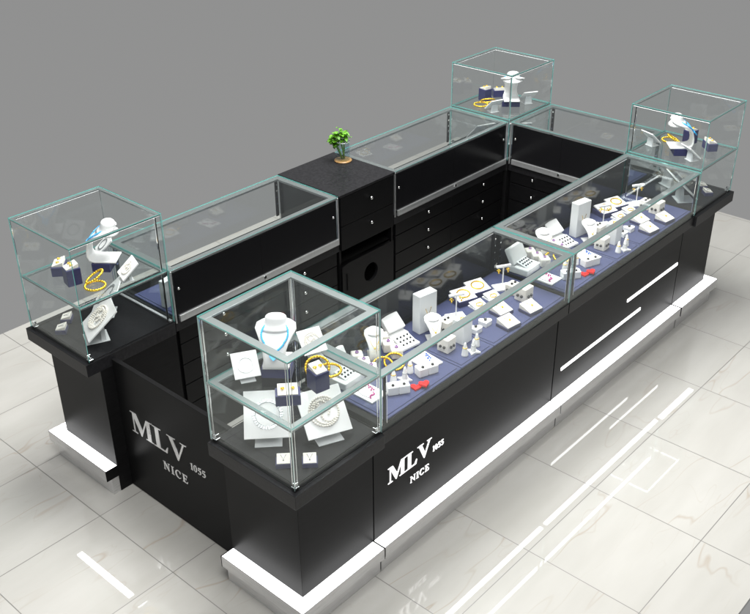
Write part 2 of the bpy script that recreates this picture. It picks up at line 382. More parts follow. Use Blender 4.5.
    k = MB(); k.lathe([(.007, 0), (.007, .004)], 14, 0, Matrix.Translation((-H+.06, H-.09, -.12)) @ Matrix.Rotation(R(-90), 4, 'Y')); k.build('lock', M['chrome'], t)
    return t
TW = {}
ctr = {'A': (.295, .295, 0), 'B': (.295, 1.915, -90), 'C': (4.255, 1.915, 180), 'D': (4.255, .295, 90)}
tl = {'A': 'glass showcase tower on the black cabinet at the near corner of the kiosk',
      'B': 'glass showcase tower on the black cabinet at the left corner beside the swing gate',
      'C': 'glass showcase tower on the black cabinet at the far back corner of the kiosk',
      'D': 'glass showcase tower on the black cabinet at the right end of the front counter'}
near = make_tower(.040); far = make_tower(.018)
for k in 'ABCD':
    o = near if k == 'A' else (far if k == 'B' else copy_tree(far))
    x, y, r = ctr[k]; o.location = (x, y, 0); o.rotation_euler = (0, 0, R(r))
    tag(o, tl[k], 'display cabinet', G); TW[k] = o
for k, side in (('B', 'x'), ('D', 'y')):     # those towers are lit under one edge only
    for ch in [c for c in TW[k].children if c.get('side') == side]: bpy.data.objects.remove(ch)

# ------------------------------------------------------------------ glazed case used by every counter: local x along, y from outside (0) to inside (.59)
CT = .335
def glazed_case(t, x0, x1, dots=True, fz=.034, left_glass=True, right_glass=True):
    e = .0042; D = .585; W_ = .042
    MB().box(x0+.004, .012, 0, x1-.004, D-.012, fz).build('display_floor', M['black_in'], t, .001)
    MB().pane(x0, 0, .002, x1, e, CT-e).build('glass_panel', GLS, t)
    if left_glass: MB().pane(x0, e, .002, x0+e, D-.02, CT-e).build('glass_panel', GLS, t)
    if right_glass: MB().pane(x1-e, e, .002, x1, D-.02, CT-e).build('glass_panel', GLS, t)
    MB().pane(x0, 0, CT-e, x1, D, CT).build('glass_top', GLS, t)
    z = CT-e-.001; f = MB(); a = e+.001; xa = x0+e+.001; xb = x1-e-.001
    f.box(xa, a, z-.014, xb, a+W_, z).box(xa, D-W_, z-.014, xb, D, z).box(xa, a+W_, z-.014, xa+W_, D-W_, z).box(xb-W_, a+W_, z-.014, xb, D-W_, z)
    fo = f.build('top_rail', M['frost'], t, .0008)
    k = MB(); k.box(xa+.008, a+.010, z-.0150, xb-.008, a+W_-.010, z-.014)
    if not dots: k.box(xa+.008, D-W_+.010, z-.0150, xb-.008, D-.010, z-.014)
    k.build('light_strip', M['led_case'], fo)
    # slotted uprights at the inner corners, chrome posts outside
    for xx in (x0+.020, x1-.034):
        u = MB(); u.box(xx, D-.045, .034, xx+.014, D-.031, z-.014); uo = u.build('slotted_upright', M['black_in'], t)
        for j in range(5): MB().box(xx+.003, D-.0465, .075+.048*j, xx+.011, D-.045, .085+.048*j).build('slot', M['chrome'], uo)
        u = MB(); u.box(xx-(.006 if dots else 0), e+.001, .034, xx+(.020 if dots else .017), e+.006, z-.014); uo = u.build('slotted_upright', M['black_in'], t)
        for x_ in ((xx-.012, xx+.0245) if not dots else ()): MB().box(x_-.0015, e+.001, .034, x_+.0015, e+.004, z-.014).build('upright_trim', M['chrome'], uo)
        if not dots: continue
        for j in range(5): MB().box(xx+.001, e+.006, .075+.048*j, xx+.013, e+.0075, .088+.048*j).build('slot', M['chrome'], uo)

def knob(parent, x, y, z, face):            # face: rotation about z of the outward normal (-y = 0)
    k = MB(); mt = Matrix.Translation((x, y, z)) @ Matrix.Rotation(face, 4, 'Z') @ Matrix.Rotation(R(90), 4, 'X')
    k.lathe([(.004, 0), (.004, .012), (.0105, .016), (.0115, .022), (.008, .027)], 14, 0, mt); return k.build('knob', M['chrome'], parent)

# ------------------------------------------------------------------ front counters
def front_counter(x0, x1):
    t = empty('display_counter', (x0, 0, 0)); L_ = x1-x0
    MB().box(.001, -.004, -.075, L_-.001, .585, 0).build('countertop', M['deck'], t, .0015)
    MB().box(.002, .06, FLOOR, L_-.002, .575, -.075).build('base_cabinet', M['black'], t, .0015)
    p = MB(); p.box(.003, -.020, PT-.072, L_-.003, .06, PT-.006).box(.003, .012, FLOOR, L_-.003, .06, PT-.072).box(.003, -.020, PT-.006, L_-.003, -.016, PT)
    pl = p.build('plinth', M['silver'], t, .001)
    MB().box(.004, -.016, PT-.006, L_-.004, .06, PT-.0015).build('light_strip', M['led'], pl)
    MB().box(.02, .006, -.081, L_-.02, .036, -.075).build('lip_light', M['led_lip'], t)
    glazed_case(t, 0, L_, False)
    MB().box(.030, .553, .034, L_-.030, .560, .305).build('back_panel', M['smoke'], t)
    return t
c1 = front_counter(.594, 2.300)
tag(c1, 'long black front counter with the white letters, nearer half with glazed jewellery top', 'display counter', G)
c2 = front_counter(2.306, 3.957)
tag(c2, 'long black front counter with two slanting-looking white light bars, farther half with glazed jewellery top', 'display counter', G)
c2['label'] = 'long black front counter with two staggered white light bars, farther half with glazed jewellery top'
FR = Matrix.Rotation(R(90), 4, 'X')
def on_front(z): return Matrix.Translation((0, .0585, 0)) @ FR
lettering([word('MLV', .705-.594, 1.066-.594, -.430, .102, .02), word('NICE', .888-.594, 1.048-.594, -.537, .042, .16), word('1055', 1.078-.594, 1.174-.594, -.434, .036, .12)], .003, M['letter'], c1, on_front(0))
for (xa, xb, z) in ((3.205, 3.948, -.392), (2.393, 3.425, -.548)):
    xb = min(xb, 3.94); MB().box(xa-2.306, .056, z-.011, xb-2.306, .0605, z+.011).build('light_bar', M['led_bar'], c2)

# ------------------------------------------------------------------ swing gate
g = empty('swing_gate', (.14, .60, FLOOR))
MB().box(0, -.006, .006, .028, 1.025, FLOOR*-1-.035).build('panel', M['black'], g, .002)
mt = Matrix.Translation((0, 0, 0)) @ Matrix(((0, 0, -1, 0), (-1, 0, 0, 0), (0, 1, 0, 0), (0, 0, 0, 1)))
zz = -FLOOR
lettering([word('MLV', -(1.517-.6), -(1.010-.6), zz-.478, .142, .02), word('NICE', -(1.250-.6), -(1.035-.6), zz-.612, .056, .16), word('1055', -(.992-.6), -(.862-.6), zz-.478, .046, .12)], .003, M['letter_s'], g, mt)
for s_ in (.05, .97):
    MB().box(.028, s_-.015, .70, .036, s_+.015, .80).build('hinge', M['chrome'], g, .001)
tag(g, 'low black swing gate with silver letters between the near and left towers', 'gate', G)

# ------------------------------------------------------------------ back counters (inner side faces the middle of the kiosk)
def back_counter(L_, joints, knobs, name_lab, rz, loc, rows=5):
    # local: x along, y=0 outer glass ... y=.585 inner face
    t = empty('display_counter', loc, rz); D = .585
    MB().box(.001, -.004, -.075, L_-.001, D-.004, 0).build('countertop', M['deck'], t, .0015)
    MB().box(.002, .06, FLOOR, L_-.002, D-.03, -.075).build('base_cabinet', M['black_in'], t)
    glazed_case(t, 0, L_, True, .004)
    # black sliding doors on the inside
    cuts = [0.02]+joints+[L_-.02]
    for a, b in zip(cuts[:-1], cuts[1:]):
        d = MB(); d.box(a+.001, D-.013, .030, b-.001, D-.002, CT-.026); do = d.build('sliding_door', M['door'], t, .0008)
        k = MB(); k.lathe([(.008, 0), (.009, .003), (.006, .006)], 14, 0, Matrix.Translation(((a+.03) if a == .02 else (b-.03), D-.002, .20)) @ Matrix.Rotation(R(-90), 4, 'X')); k.build('lock', M['chrome'], do)
    MB().box(.003, D-.010, -.016, .010, D+.004, CT-.008).build('side_trim', M['alu'], t, .001)
    MB().box(L_-.010, D-.010, -.016, L_-.003, D+.004, CT-.008).build('side_trim', M['alu'], t, .001)
    for a, b in zip(cuts[:-1], cuts[1:]):
        MB().box(a-.008, D-.020, -.014, b-.012, D+.010, .0).box(a-.008, D-.004, 0, b-.012, D+.010, .028).build('bottom_rail', M['alu'], t, .001)
    for jx in joints: MB().box(jx-.016, D+.010, .004, jx+.004, D+.018, .024).build('catch', M['chrome'], t, .002)
    # drawers
    z = -.030
    for r_ in range(rows):
        h_ = .148
        for a, b in zip(cuts[:-1], cuts[1:]):
            d = MB().box(a+.002, D-.030, z-h_+.006, b-.002, D-.008, z-.002); do = d.build('drawer', M['black_in'], t, .0015)
            for kx in knobs:
                if a < kx < b: knob(do, kx, D-.008, z-h_*.45, PI)
        z -= h_
    MB().box(.02, D-.030, FLOOR, L_-.02, D-.05+.03, z-.004).build('kick_board', M['black_in'], t)
    tag(t, name_lab, 'display counter', G)
    return t
back_counter(1.400, [.70], [1.05, .35], 'glass topped back counter with black doors between left tower and plain cabinet', PI, (2.002, 2.215, 0))
back_counter(1.380, [.69], [.31, 1.00], 'glass topped back counter with black doors between plain cabinet and far back tower', PI, (3.956, 2.215, 0))
back_counter(1.014, [.54], [.27, .77], 'glass topped end counter with black doors between back tower and right tower', R(90), (4.555, .600, 0))

# ------------------------------------------------------------------ tall drawer cabinet
cb = empty('drawer_cabinet', (2.008, 1.628, FLOOR)); Wc = .562; Dc = .59; Hc = CT-FLOOR
MB().box(-.002, -.006, Hc-.014, Wc+.002, Dc, Hc+.003).build('top', M['deck'], cb, .002)
MB().box(0, .012, 0, .018, Dc-.004, Hc-.014).box(Wc-.018, .012, 0, Wc, Dc-.004, Hc-.014).box(.018, Dc-.016, 0, Wc-.018, Dc-.004, Hc-.014).build('carcass', M['black_in'], cb, .001)
def dz(z): return z-FLOOR
for (za, zb, kz) in ((.108, .316, .235), (-.075, .102, .050)):
    d = MB().box(.010, -.004, dz(za), Wc-.010, .018, dz(zb)).build('drawer', M['black_in'], cb, .002); knob(d, .298, -.004, dz(kz), 0)
MB().box(.018, .03, dz(-.185), Wc-.018, .45, dz(-.178)).box(.018, .44, dz(-.178), Wc-.018, .45, dz(-.08)).build('open_shelf', M['gap'], cb)  # boards coloured near-black for the shadow in the niche
# lower door with a round cable hole
dr = MB(); hx, hz, hr = .305, dz(-.350), .072; n = 40; z0, z1 = dz(-.88), dz(-.188); xa, xb = .010, Wc-.010
vs = []; fs = []
for y in (-.004, .018):
    for k in range(n):
        a = 2*PI*k/n; c_, s_ = math.cos(a), math.sin(a); vs.append((hx+hr*c_, y, hz+hr*s_))
    for k in range(n):
        a = 2*PI*k/n; c_, s_ = math.cos(a), math.sin(a)
        tx = ((xb if c_ > 0 else xa)-hx)/c_ if abs(c_) > 1e-6 else 1e9; tz = ((z1 if s_ > 0 else z0)-hz)/s_ if abs(s_) > 1e-6 else 1e9
        q = min(tx, tz); vs.append((hx+q*c_, y, hz+q*s_))
for k in range(n):
    j = (k+1) % n; fs += [(k, j, n+j, n+k), (2*n+k, 3*n+k, 3*n+j, 2*n+j), (k, 2*n+k, 2*n+j, j)]
dr.add(vs, fs)
for cx, cz in ((xa, z0), (xb, z0), (xa, z1), (xb, z1)):     # square off the corners between the rays
    best = sorted(range(n), key=lambda k: (Vector(vs[n+k])-Vector((cx, -.004, cz))).length)[:2]
    p, q = vs[n+best[0]], vs[n+best[1]]
    dr.add([(cx, -.004, cz), p, q], [(0, 1, 2)])
do = dr.build('door', M['black_in'], cb); MB().box(.055, -.010, dz(-.40), .062, -.0045, dz(-.27)).build('handle', M['gap'], do)
MB().box(.018, .10, 0, Wc-.018, .104, dz(-.19)).build('interior_shade_sheet', M['gap'], cb)  # near-black sheet standing in for the shade behind the cable hole
tag(cb, 'plain black drawer cabinet with a round cable hole under the potted plant', 'cabinet', G)

# ------------------------------------------------------------------ prototypes of the displays and jewellery
def at(x, y, z, rz=0, tilt=0): return Matrix.Translation((x, y, z)) @ Matrix.Rotation(rz, 4, 'Z') @ Matrix.Rotation(tilt, 4, 'X')
BUST = [(-.062, .004, .058), (.038, .004, .058), (.060, .011, .054), (.069, .028, .047), (.068, .054, .045), (.059, .084, .048), (.041, .109, .058), (.015, .129, .073), (-.014, .143, .087), (-.040, .152, .082), (-.058, .156, .058), (-.066, .157, .034)]
# local frame of every display: faces -y; bust profile is (forward, up, half width)
def bust_mesh(sw=1.0):
    b = MB(); th = .008; n = 9; vs = []; fs = []; P_ = BUST; m_ = len(P_)
    for i, (f, z, hw) in enumerate(P_):
        a = Vector(P_[max(i-1, 0)][:2]); c_ = Vector(P_[min(i+1, m_-1)][:2]); t = (c_-a).normalized(); nn = Vector((t.y, -t.x))
        for side in (1, -1):
            for k in range(n):
                u = -1+2*k/(n-1); bulge = (.007*(1-u*u) if i > 4 else 0)
                off = nn*(th*.5*side+bulge*(1 if i > 4 else 0)); vs.append((u*hw*sw, -(f+off.x), z+off.y))
    w2 = 2*n
    for i in range(m_-1):
        for k in range(n-1):
            fs.append((i*w2+k, i*w2+k+1, (i+1)*w2+k+1, (i+1)*w2+k)); fs.append((i*w2+n+k+1, i*w2+n+k, (i+1)*w2+n+k, (i+1)*w2+n+k+1))
        fs.append((i*w2, (i+1)*w2, (i+1)*w2+n, i*w2+n)); fs.append((i*w2+n-1, i*w2+w2-1, (i+1)*w2+w2-1, (i+1)*w2+n-1))
    for i in (0, m_-1):
        for k in range(n-1): fs.append((i*w2+k, i*w2+n+k, i*w2+n+k+1, i*w2+k+1))
    b.add(vs, fs, 0, None, True)
    nk = Matrix.Translation((0, .030, .145)) @ Matrix.Rotation(R(-10), 4, 'X')
    if sw < .7:
        b.lathe([(.070, -.004), (.058, .002), (.050, .008), (.046, .014), (.036, .018), (.010, .020)], 24, 0, nk, 1.0*sw, .70)
        return b
    b.lathe([(.068, -.008), (.056, .000), (.047, .009), (.043, .020), (.0415, .032), (.039, .040), (.033, .045), (.022, .048), (.007, .049)], 28, 0, nk, 1.0*sw+.1*(sw > .7), .78)
    return b
def bust():
    o = bust_mesh(.90).build('bust_stand', M['white']); return o
def on_chest(s_):                            # point of the bust profile s_ metres up from its fold, with the outward normal
    pr = [Vector(p[:2]) for p in BUST[3:]]; i = 0
    while i < len(pr)-2 and s_ > (pr[i+1]-pr[i]).length: s_ -= (pr[i+1]-pr[i]).length; i += 1
    d = (pr[i+1]-pr[i]); t = d.normalized(); nn = Vector((t.y, -t.x)) if True else None
    if nn.x+nn.y < 0: nn = -nn
    return pr[i]+t*s_+nn*.012
def necklace_pts(n=36):
    pts = []
    for k in range(n+1):
        a = R(-128+256*k/n); x = .050*math.sin(a)
        p = on_chest(.125-.055*math.cos(a)-.012*max(0, math.cos(a))**6)
        pts.append((x, -p.x, p.y))
    return pts
def blue_necklace():
    b = MB(); p = necklace_pts()
    b.tube(p, .0032, 6)
    for k in range(2, len(p)-2, 1): b.ball(p[k], .0043, 0, None, 6)
    c_ = Vector(p[len(p)//2]); mt_ = Matrix.Translation(c_+Vector((0, -.012, -.012))) @ Matrix.Rotation(R(48), 4, 'X')
    b.prism([(-.020, .012), (0, .016), (.020, .012), (.014, -.006), (0, -.020), (-.014, -.006)], -.002, .005, 0, mt_)
    return b.build('necklace', M['blue'])
def small_bust():
    o = empty('bust_stand'); b = bust_mesh(.66).build('torso', M['white'], o)
    p5 = [on_chest(q) for q in (.110, .085, .062, .085, .110)]; xs = (-.026, -.016, 0, .016, .026)
    MB().ball((0, -p5[2].x, p5[2].y), .006, 0, None, 8).tube([(x, -p.x, p.y) for x, p in zip(xs, p5)], .0012, 5).build('pendant', M['gold'], o)
    return o
def box_obj(name, w_, d, h, m_, bev=.003):
    return MB().box(-w_/2, -d/2, 0, w_/2, d/2, h).build(name, m_, None, bev)
def riser(): return box_obj('display_riser', .145, .105, .052, M['navy'])
def earring_box(w_=.115, d=.072, h=.056):
    o = empty('earring_box'); MB().box(-w_/2, -d/2, 0, w_/2, d/2, h).build('case', M['navy'], o, .003)
    p = MB().add([(-w_*.40, -d*.44, h), (w_*.40, -d*.44, h), (w_*.40, d*.42, h), (-w_*.40, d*.42, h), (-w_*.40, -d*.44, h+.005), (w_*.40, -d*.44, h+.005), (w_*.40, d*.42, h+.026), (-w_*.40, d*.42, h+.026)],
                 [(3, 2, 1, 0), (4, 5, 6, 7), (0, 1, 5, 4), (2, 3, 7, 6), (3, 0, 4, 7), (1, 2, 6, 5)])
    p.build('pad', M['cream'], o, .001)
    for s_ in (-1, 1):
        MB().ring((s_*w_*.20, 0, h+.020), .008, .0022, None, 14).ball((s_*w_*.20, -.006, h+.021), .005).build('earring', M['gold'], o)
    return o
def tall_box(): 
    o = earring_box(.075, .082, .100); return o
def pendant_box():
    o = empty('pendant_box'); MB().box(-.037, -.031, 0, .037, .031, .026).build('case', M['navy'], o, .002)
    MB().add([(-.031, -.028, .026), (.031, -.028, .026), (.031, .027, .026), (-.031, .027, .026), (-.031, -.028, .030), (.031, -.028, .030), (.031, .027, .048), (-.031, .027, .048)],
             [(3, 2, 1, 0), (4, 5, 6, 7), (0, 1, 5, 4), (2, 3, 7, 6), (3, 0, 4, 7), (1, 2, 6, 5)]).build('pad', M['cream'], o, .001)
    def zf(y): return .0315+(y+.028)/.055*.018
    MB().tube([(-.013, .018, zf(.018)), (0, -.008, zf(-.008)), (.013, .018, zf(.018))], .0014, 6).ball((0, -.012, zf(-.012)), .004).build('pendant', M['diamond'], o)
    return o
TILT = R(42)
def tilt_stand(s_=1.0):
    o = empty('tilted_stand')
    MB().box(-.036*s_, -.052*s_, 0, .036*s_, .020*s_, .004).add([(-.030*s_, -.006*s_, .004), (.030*s_, -.006*s_, .004), (.030*s_, .010*s_, .004), (-.030*s_, .010*s_, .004), (-.026*s_, -.002*s_, .056*s_), (.026*s_, -.002*s_, .056*s_), (.026*s_, .008*s_, .066*s_), (-.026*s_, .008*s_, .066*s_)],
        [(3, 2, 1, 0), (4, 5, 6, 7), (0, 1, 5, 4), (2, 3, 7, 6), (3, 0, 4, 7), (1, 2, 6, 5)]).build('foot', M['plate'], o, .001)
    mt_ = Matrix.Translation((0, .002*s_, .066*s_)) @ Matrix.Rotation(TILT, 4, 'X')
    MB().box(-.062*s_, -.064*s_, -.002, .062*s_, .064*s_, .0065, 0, mt_).build('card', M['white'], o, .0015)
    return o
def on_card(s_): return Matrix.Translation((0, .002*s_, .066*s_)) @ Matrix.Rotation(TILT, 4, 'X')
def bracelet(s_=1.0):
    b = MB(); mt_ = on_card(s_); Rr = .036*s_
    for k in range(34):
        a = 2*PI*k/34; q = mt_ @ Matrix.Translation((Rr*math.cos(a), Rr*math.sin(a), .0065+.0042)) @ Matrix.Rotation(a, 4, 'Z')
        b.box(-.0030*s_, -.0024*s_, -.004, .0042*s_, .0024*s_, -.001+.0015*(k % 2), 0, q)
    b.ring((0, 0, .0065+.0015), Rr*.90, .0012*s_, mt_, 36)
    return b.build('bracelet', M['diamond'], None)
def pearls(s_=1.0):
    b = MB(); mt_ = on_card(s_); rp_ = .0034*s_
    for (cx, cy, Rr, a0, a1) in ((0, 0, .040, 0, 360), (.004, -.002, .033, 20, 330), (-.008, .006, .024, -40, 210), (.010, -.010, .019, 60, 330), (-.004, .012, .012, 120, 380)):
        n_ = int(abs(a1-a0)/360*2*PI*Rr/(.0034*1.9))
        for k in range(n_):
            a = R(a0+(a1-a0)*k/n_); b.ball((cx*s_+Rr*s_*math.cos(a), cy*s_+Rr*s_*math.sin(a), .0065+rp_), rp_, 0, mt_, 6)
    return b.build('pearl_necklace', M['pearl'], None)
def bangle(): 
    b = MB(); b.ring((0, 0, .0055), .050, .0052, None, 36)
    for k in range(24):
        a = 2*PI*k/24; b.ball((.050*math.cos(a), .050*math.sin(a), .0065), .0066, 0, None, 6)
    return b.build('bangle', M['gold'])
# row kinds
def open_box():
    o = empty('open_jewellery_box'); MB().box(-.074, -.064, 0, .074, .064, .042).build('tray', M['white'], o, .006)
    lid = MB().box(-.074, 0, 0, .074, .105, .036, 0, at(0, .055, .036, 0, R(62))).build('lid', M['white'], o, .008)
    mt_ = at(0, -.005, .052, 0, R(14)); MB().box(-.048, -.038, -.002, .048, .038, .003, 0, mt_).build('card', M['plate'], o, .001)
    s_ = MB()
    for i in range(4):
        for j in range(3): s_.ball((-.032+.021*i, -.022+.022*j, .005), .0062, 0, mt_, 6)
    s_.build('stud_set', M['stone'], o)
    return o
def ring_cube():
    o = empty('ring_box'); MB().box(-.027, -.027, 0, .027, .027, .048).build('case', M['cream'], o, .007)
    MB().ring((0, 0, .053), .0065, .0022, at(0, 0, 0, 0, 0), 12).ball((0, 0, .058), .004).build('ring', M['purple'], o); return o
def bead_card(cm='pink'):
    o = empty('necklace_card'); MB().box(-.050, -.070, 0, .050, .070, .009).build('card', M['white'], o, .002)
    b = MB()
    for k in range(9): b.ball((-.030+.0065*k, -.045+.010*math.sin(k*.9)+.0016*k*k*.5, .0125), .0052 if k % 2 else .0040, 0, None, 6)
    for k in range(4): b.ball((.026+.003*k, -.012+.013*k, .0125), .0045, 0, None, 6)
    b.build('bead_strand', M[cm], o)
    MB().tube([(-.03, -.045, .010), (-.036, 0, .010), (-.02, .05, .010), (.01, .055, .010), (.030, .02, .010)], .0012, 5).build('chain', M['diamond'], o)
    return o
def cone(): 
    o = empty('ring_cone'); MB().lathe([(.017, 0), (.016, .004), (.0125, .030), (.0055, .060), (.003, .066)], 16).build('body', M['white'], o)
    MB().ring((0, 0, .040), .0105, .0018, None, 16).ball((0, -.011, .041), .003).build('ring', M['gold'], o); return o
def star_cone():
    o = empty('ring_cone'); st = []
    for k in range(8):
        a = 2*PI*k/8+R(22); r_ = .036 if k % 2 else .018; st.append((r_*math.cos(a), r_*math.sin(a)))
    b = MB(); b.prism(st, 0, .008).lathe([(.015, .008), (.011, .03), (.006, .062), (.003, .070)], 16); b.build('body', M['white'], o)
    MB().ring((0, 0, .038), .0112, .0018, None, 16).build('ring', M['diamond'], o); return o
def double_block():
    o = empty('earring_block'); MB().box(-.050, -.024, 0, -.0006, .024, .042).box(.0006, -.024, 0, .050, .024, .042).build('block', M['white'], o, .004)
    b = MB()
    for s_ in (-1, 1): b.ball((s_*.025, -.010, .044), .0080, 0, None, 8)
    b.build('stud_pair', M['stone'], o); return o
def hearts_():
    poly = []
    for k in range(26):
        a = 2*PI*k/26; poly.append((.0016*16*math.sin(a)**3*.95, .0016*(13*math.cos(a)-5*math.cos(2*a)-2*math.cos(3*a)-math.cos(4*a))))
    b = MB(); b.prism(poly, 0, .010); o = b.build('heart_pad', M['red'], None, .002); return o
def lid_box():
    o = empty('open_jewellery_box'); MB().box(-.052, -.030, 0, .052, .030, .020).build('tray', M['white'], o, .003)
    MB().box(-.052, 0, 0, .052, .085, .030, 0, at(0, .010, .020, 0, R(38))).build('lid', M['white'], o, .004); return o
def stud_tray():
    o = empty('earring_tray'); mt_ = at(0, 0, .018, 0, R(16))
    MB().box(-.060, -.055, 0, .060, .055, .016).build('base', M['white'], o, .004)
    MB().box(-.052, -.046, 0, .052, .046, .010, 0, mt_).build('card', M['white'], o, .002)
    s_ = MB()
    for i in range(4):
        for j in range(3): s_.ball((-.034+.023*i, -.028+.026*j, .012), .0066, 0, mt_, 6)
    s_.build('stud_set', M['stone'], o); return o
def slab():
    o = empty('upright_board'); MB().box(-.055, -.026, 0, .055, .026, .205).build('board', M['plate'], o, .003)
    MB().tube([(-.018, -.0275, .13), (0, -.0275, .085), (.018, -.0275, .13)], .0013, 5).ball((0, -.029, .080), .005).build('pendant', M['gold'], o); return o
def stud_cube(h=.078, w_=.070):
    o = empty('earring_block'); MB().box(-w_/2, -w_/2, 0, w_/2, w_/2, h).build('block', M['cream'], o, .004)
    b = MB()
    for s_ in (-1, 1): b.ball((s_*.013, 0, h+.002), .0080, 0, None, 8); b.ball((s_*.012, -w_/2-.002, h*.42), .0085, 0, None, 8); b.ball((-w_/2-.002, s_*.012, h*.42), .0085, 0, None, 8)
    b.build('stud_set', M['stone'], o); return o
def column():
    o = empty('display_column'); MB().box(-.034, -.034, 0, .034, .034, .120).build('block', M['plate'], o, .003)
    MB().ring((0, 0, .122), .010, .0022, None, 14).build('ring', M['gold'], o); return o
def t_stand():
    o = empty('earring_stand')
    MB().box(-.048, -.034, 0, .048, .034, .010).lathe([(.0035, .010), (.0035, .125)], 10).box(-.040, -.007, .122, .040, .007, .134).build('stand', M['white'], o, .002)
    b = MB()
    for s_ in (-1, 1): b.ring((s_*.026, 0, .106), .009, .0022, at(0, 0, 0), 12); b.ball((s_*.026, -.002, .094), .005)
    b.build('earring_pair', M['gold'], o); return o
def heart_stand():
    poly = []
    for k in range(26):
        a = 2*PI*k/26; poly.append((.0021*16*math.sin(a)**3, .0019*(13*math.cos(a)-5*math.cos(2*a)-2*math.cos(3*a)-math.cos(4*a))))
    o = empty('ring_stand'); MB().prism(poly, 0, .024).build('pad', M['white'], o, .006); MB().ball((0, .002, .029), .0085, 0, None, 8).build('ring', M['stone'], o); return o
def collar_box():
    o = empty('necklace_box'); MB().box(-.058, -.052, 0, .058, .052, .030).build('case', M['navy'], o, .003)
    mt_ = at(0, 0, .036, 0, R(12)); MB().box(-.054, -.048, -.004, .054, .048, .005, 0, mt_).build('card', M['white'], o, .001)
    MB().ring((0, 0, .008), .034, .0036, mt_, 30, sy=.88).build('collar', M['gold'], o); return o
def small_card():
    o = empty('bracelet_card'); mt_ = at(0, 0, .014, 0, R(14))
    MB().box(-.040, -.040, 0, .040, .040, .008).box(-.038, -.038, -.003, .038, .038, .003, 0, mt_).build('card', M['white'], o, .001)
    MB().ring((0, 0, .006), .020, .0022, mt_, 20, sy=.6).build('bracelet', M['gold'], o); return o
def wedge():
    o = empty('pendant_wedge'); MB().box(-.048, -.040, 0, .048, .040, .016).build('base', M['navy'], o, .002)
    MB().add([(-.044, -.038, .016), (.044, -.038, .016), (.044, .038, .016), (-.044, .038, .016), (-.044, -.038, .020), (.044, -.038, .020), (.044, .038, .042), (-.044, .038, .042)],
             [(3, 2, 1, 0), (4, 5, 6, 7), (0, 1, 5, 4), (2, 3, 7, 6), (3, 0, 4, 7), (1, 2, 6, 5)]).build('pad', M['cream'], o, .001)
    MB().ball((.004, -.004, .034), .0055, 0, None, 8).tube([(-.014, .024, .040), (.004, -.002, .033), (.020, .024, .040)], .0011, 5).build('pendant', M['gold'], o); return o

PROTO = {}
BUILD = dict(bust=bust, blue_necklace=blue_necklace, small_bust=small_bust, riser=riser, low_box=earring_box, tall_box=tall_box, pendant_box=pendant_box,
    stand_s=lambda: tilt_stand(1.0), stand_l=lambda: tilt_stand(1.85), bracelet_s=lambda: bracelet(1.0), bracelet_l=lambda: bracelet(1.85),
    pearls_s=lambda: pearls(1.0), pearls_l=lambda: pearls(1.85), bangle=bangle, open_box=open_box, ring_cube=ring_cube, pink_card=lambda: bead_card('pink'),
    blue_card=lambda: bead_card('sapph'), cone=cone, star_cone=star_cone, double_block=double_block, heart=hearts_, lid_box=lid_box, stud_tray=stud_tray, slab=slab,
    stud_cube=stud_cube, low_cube=lambda: stud_cube(.052, .062), column=column, t_stand=t_stand, heart_stand=heart_stand, collar_box=collar_box, small_card=small_card, wedge=wedge)
CAT = dict(bust='bust display', blue_necklace='necklace', small_bust='bust display', riser='display block', low_box='earring box', tall_box='earring box', pendant_box='pendant box',
    stand_s='display stand', stand_l='display stand', bracelet_s='bracelet', bracelet_l='bracelet', pearls_s='necklace', pearls_l='necklace', bangle='bangle', open_box='jewellery box',
    ring_cube='ring box', pink_card='necklace card', blue_card='necklace card', cone='ring cone', star_cone='ring cone', double_block='earring block', heart='heart pad', lid_box='jewellery box',
    stud_tray='earring tray', slab='display panel', stud_cube='earring block', low_cube='earring block', column='display column', t_stand='earring stand', heart_stand='ring stand',
    collar_box='necklace box', small_card='bracelet card', wedge='pendant pad')
def place(kind, p, rz, label, group, tilt=None, s_=1.0):
    if kind not in PROTO: o = PROTO[kind] = BUILD[kind]()
    else: o = copy_tree(PROTO[kind])
    o.location = p; o.rotation_euler = (tilt or 0, 0, rz); o.scale = (s_, s_, s_)
    tag(o, label, CAT[kind], group); return o

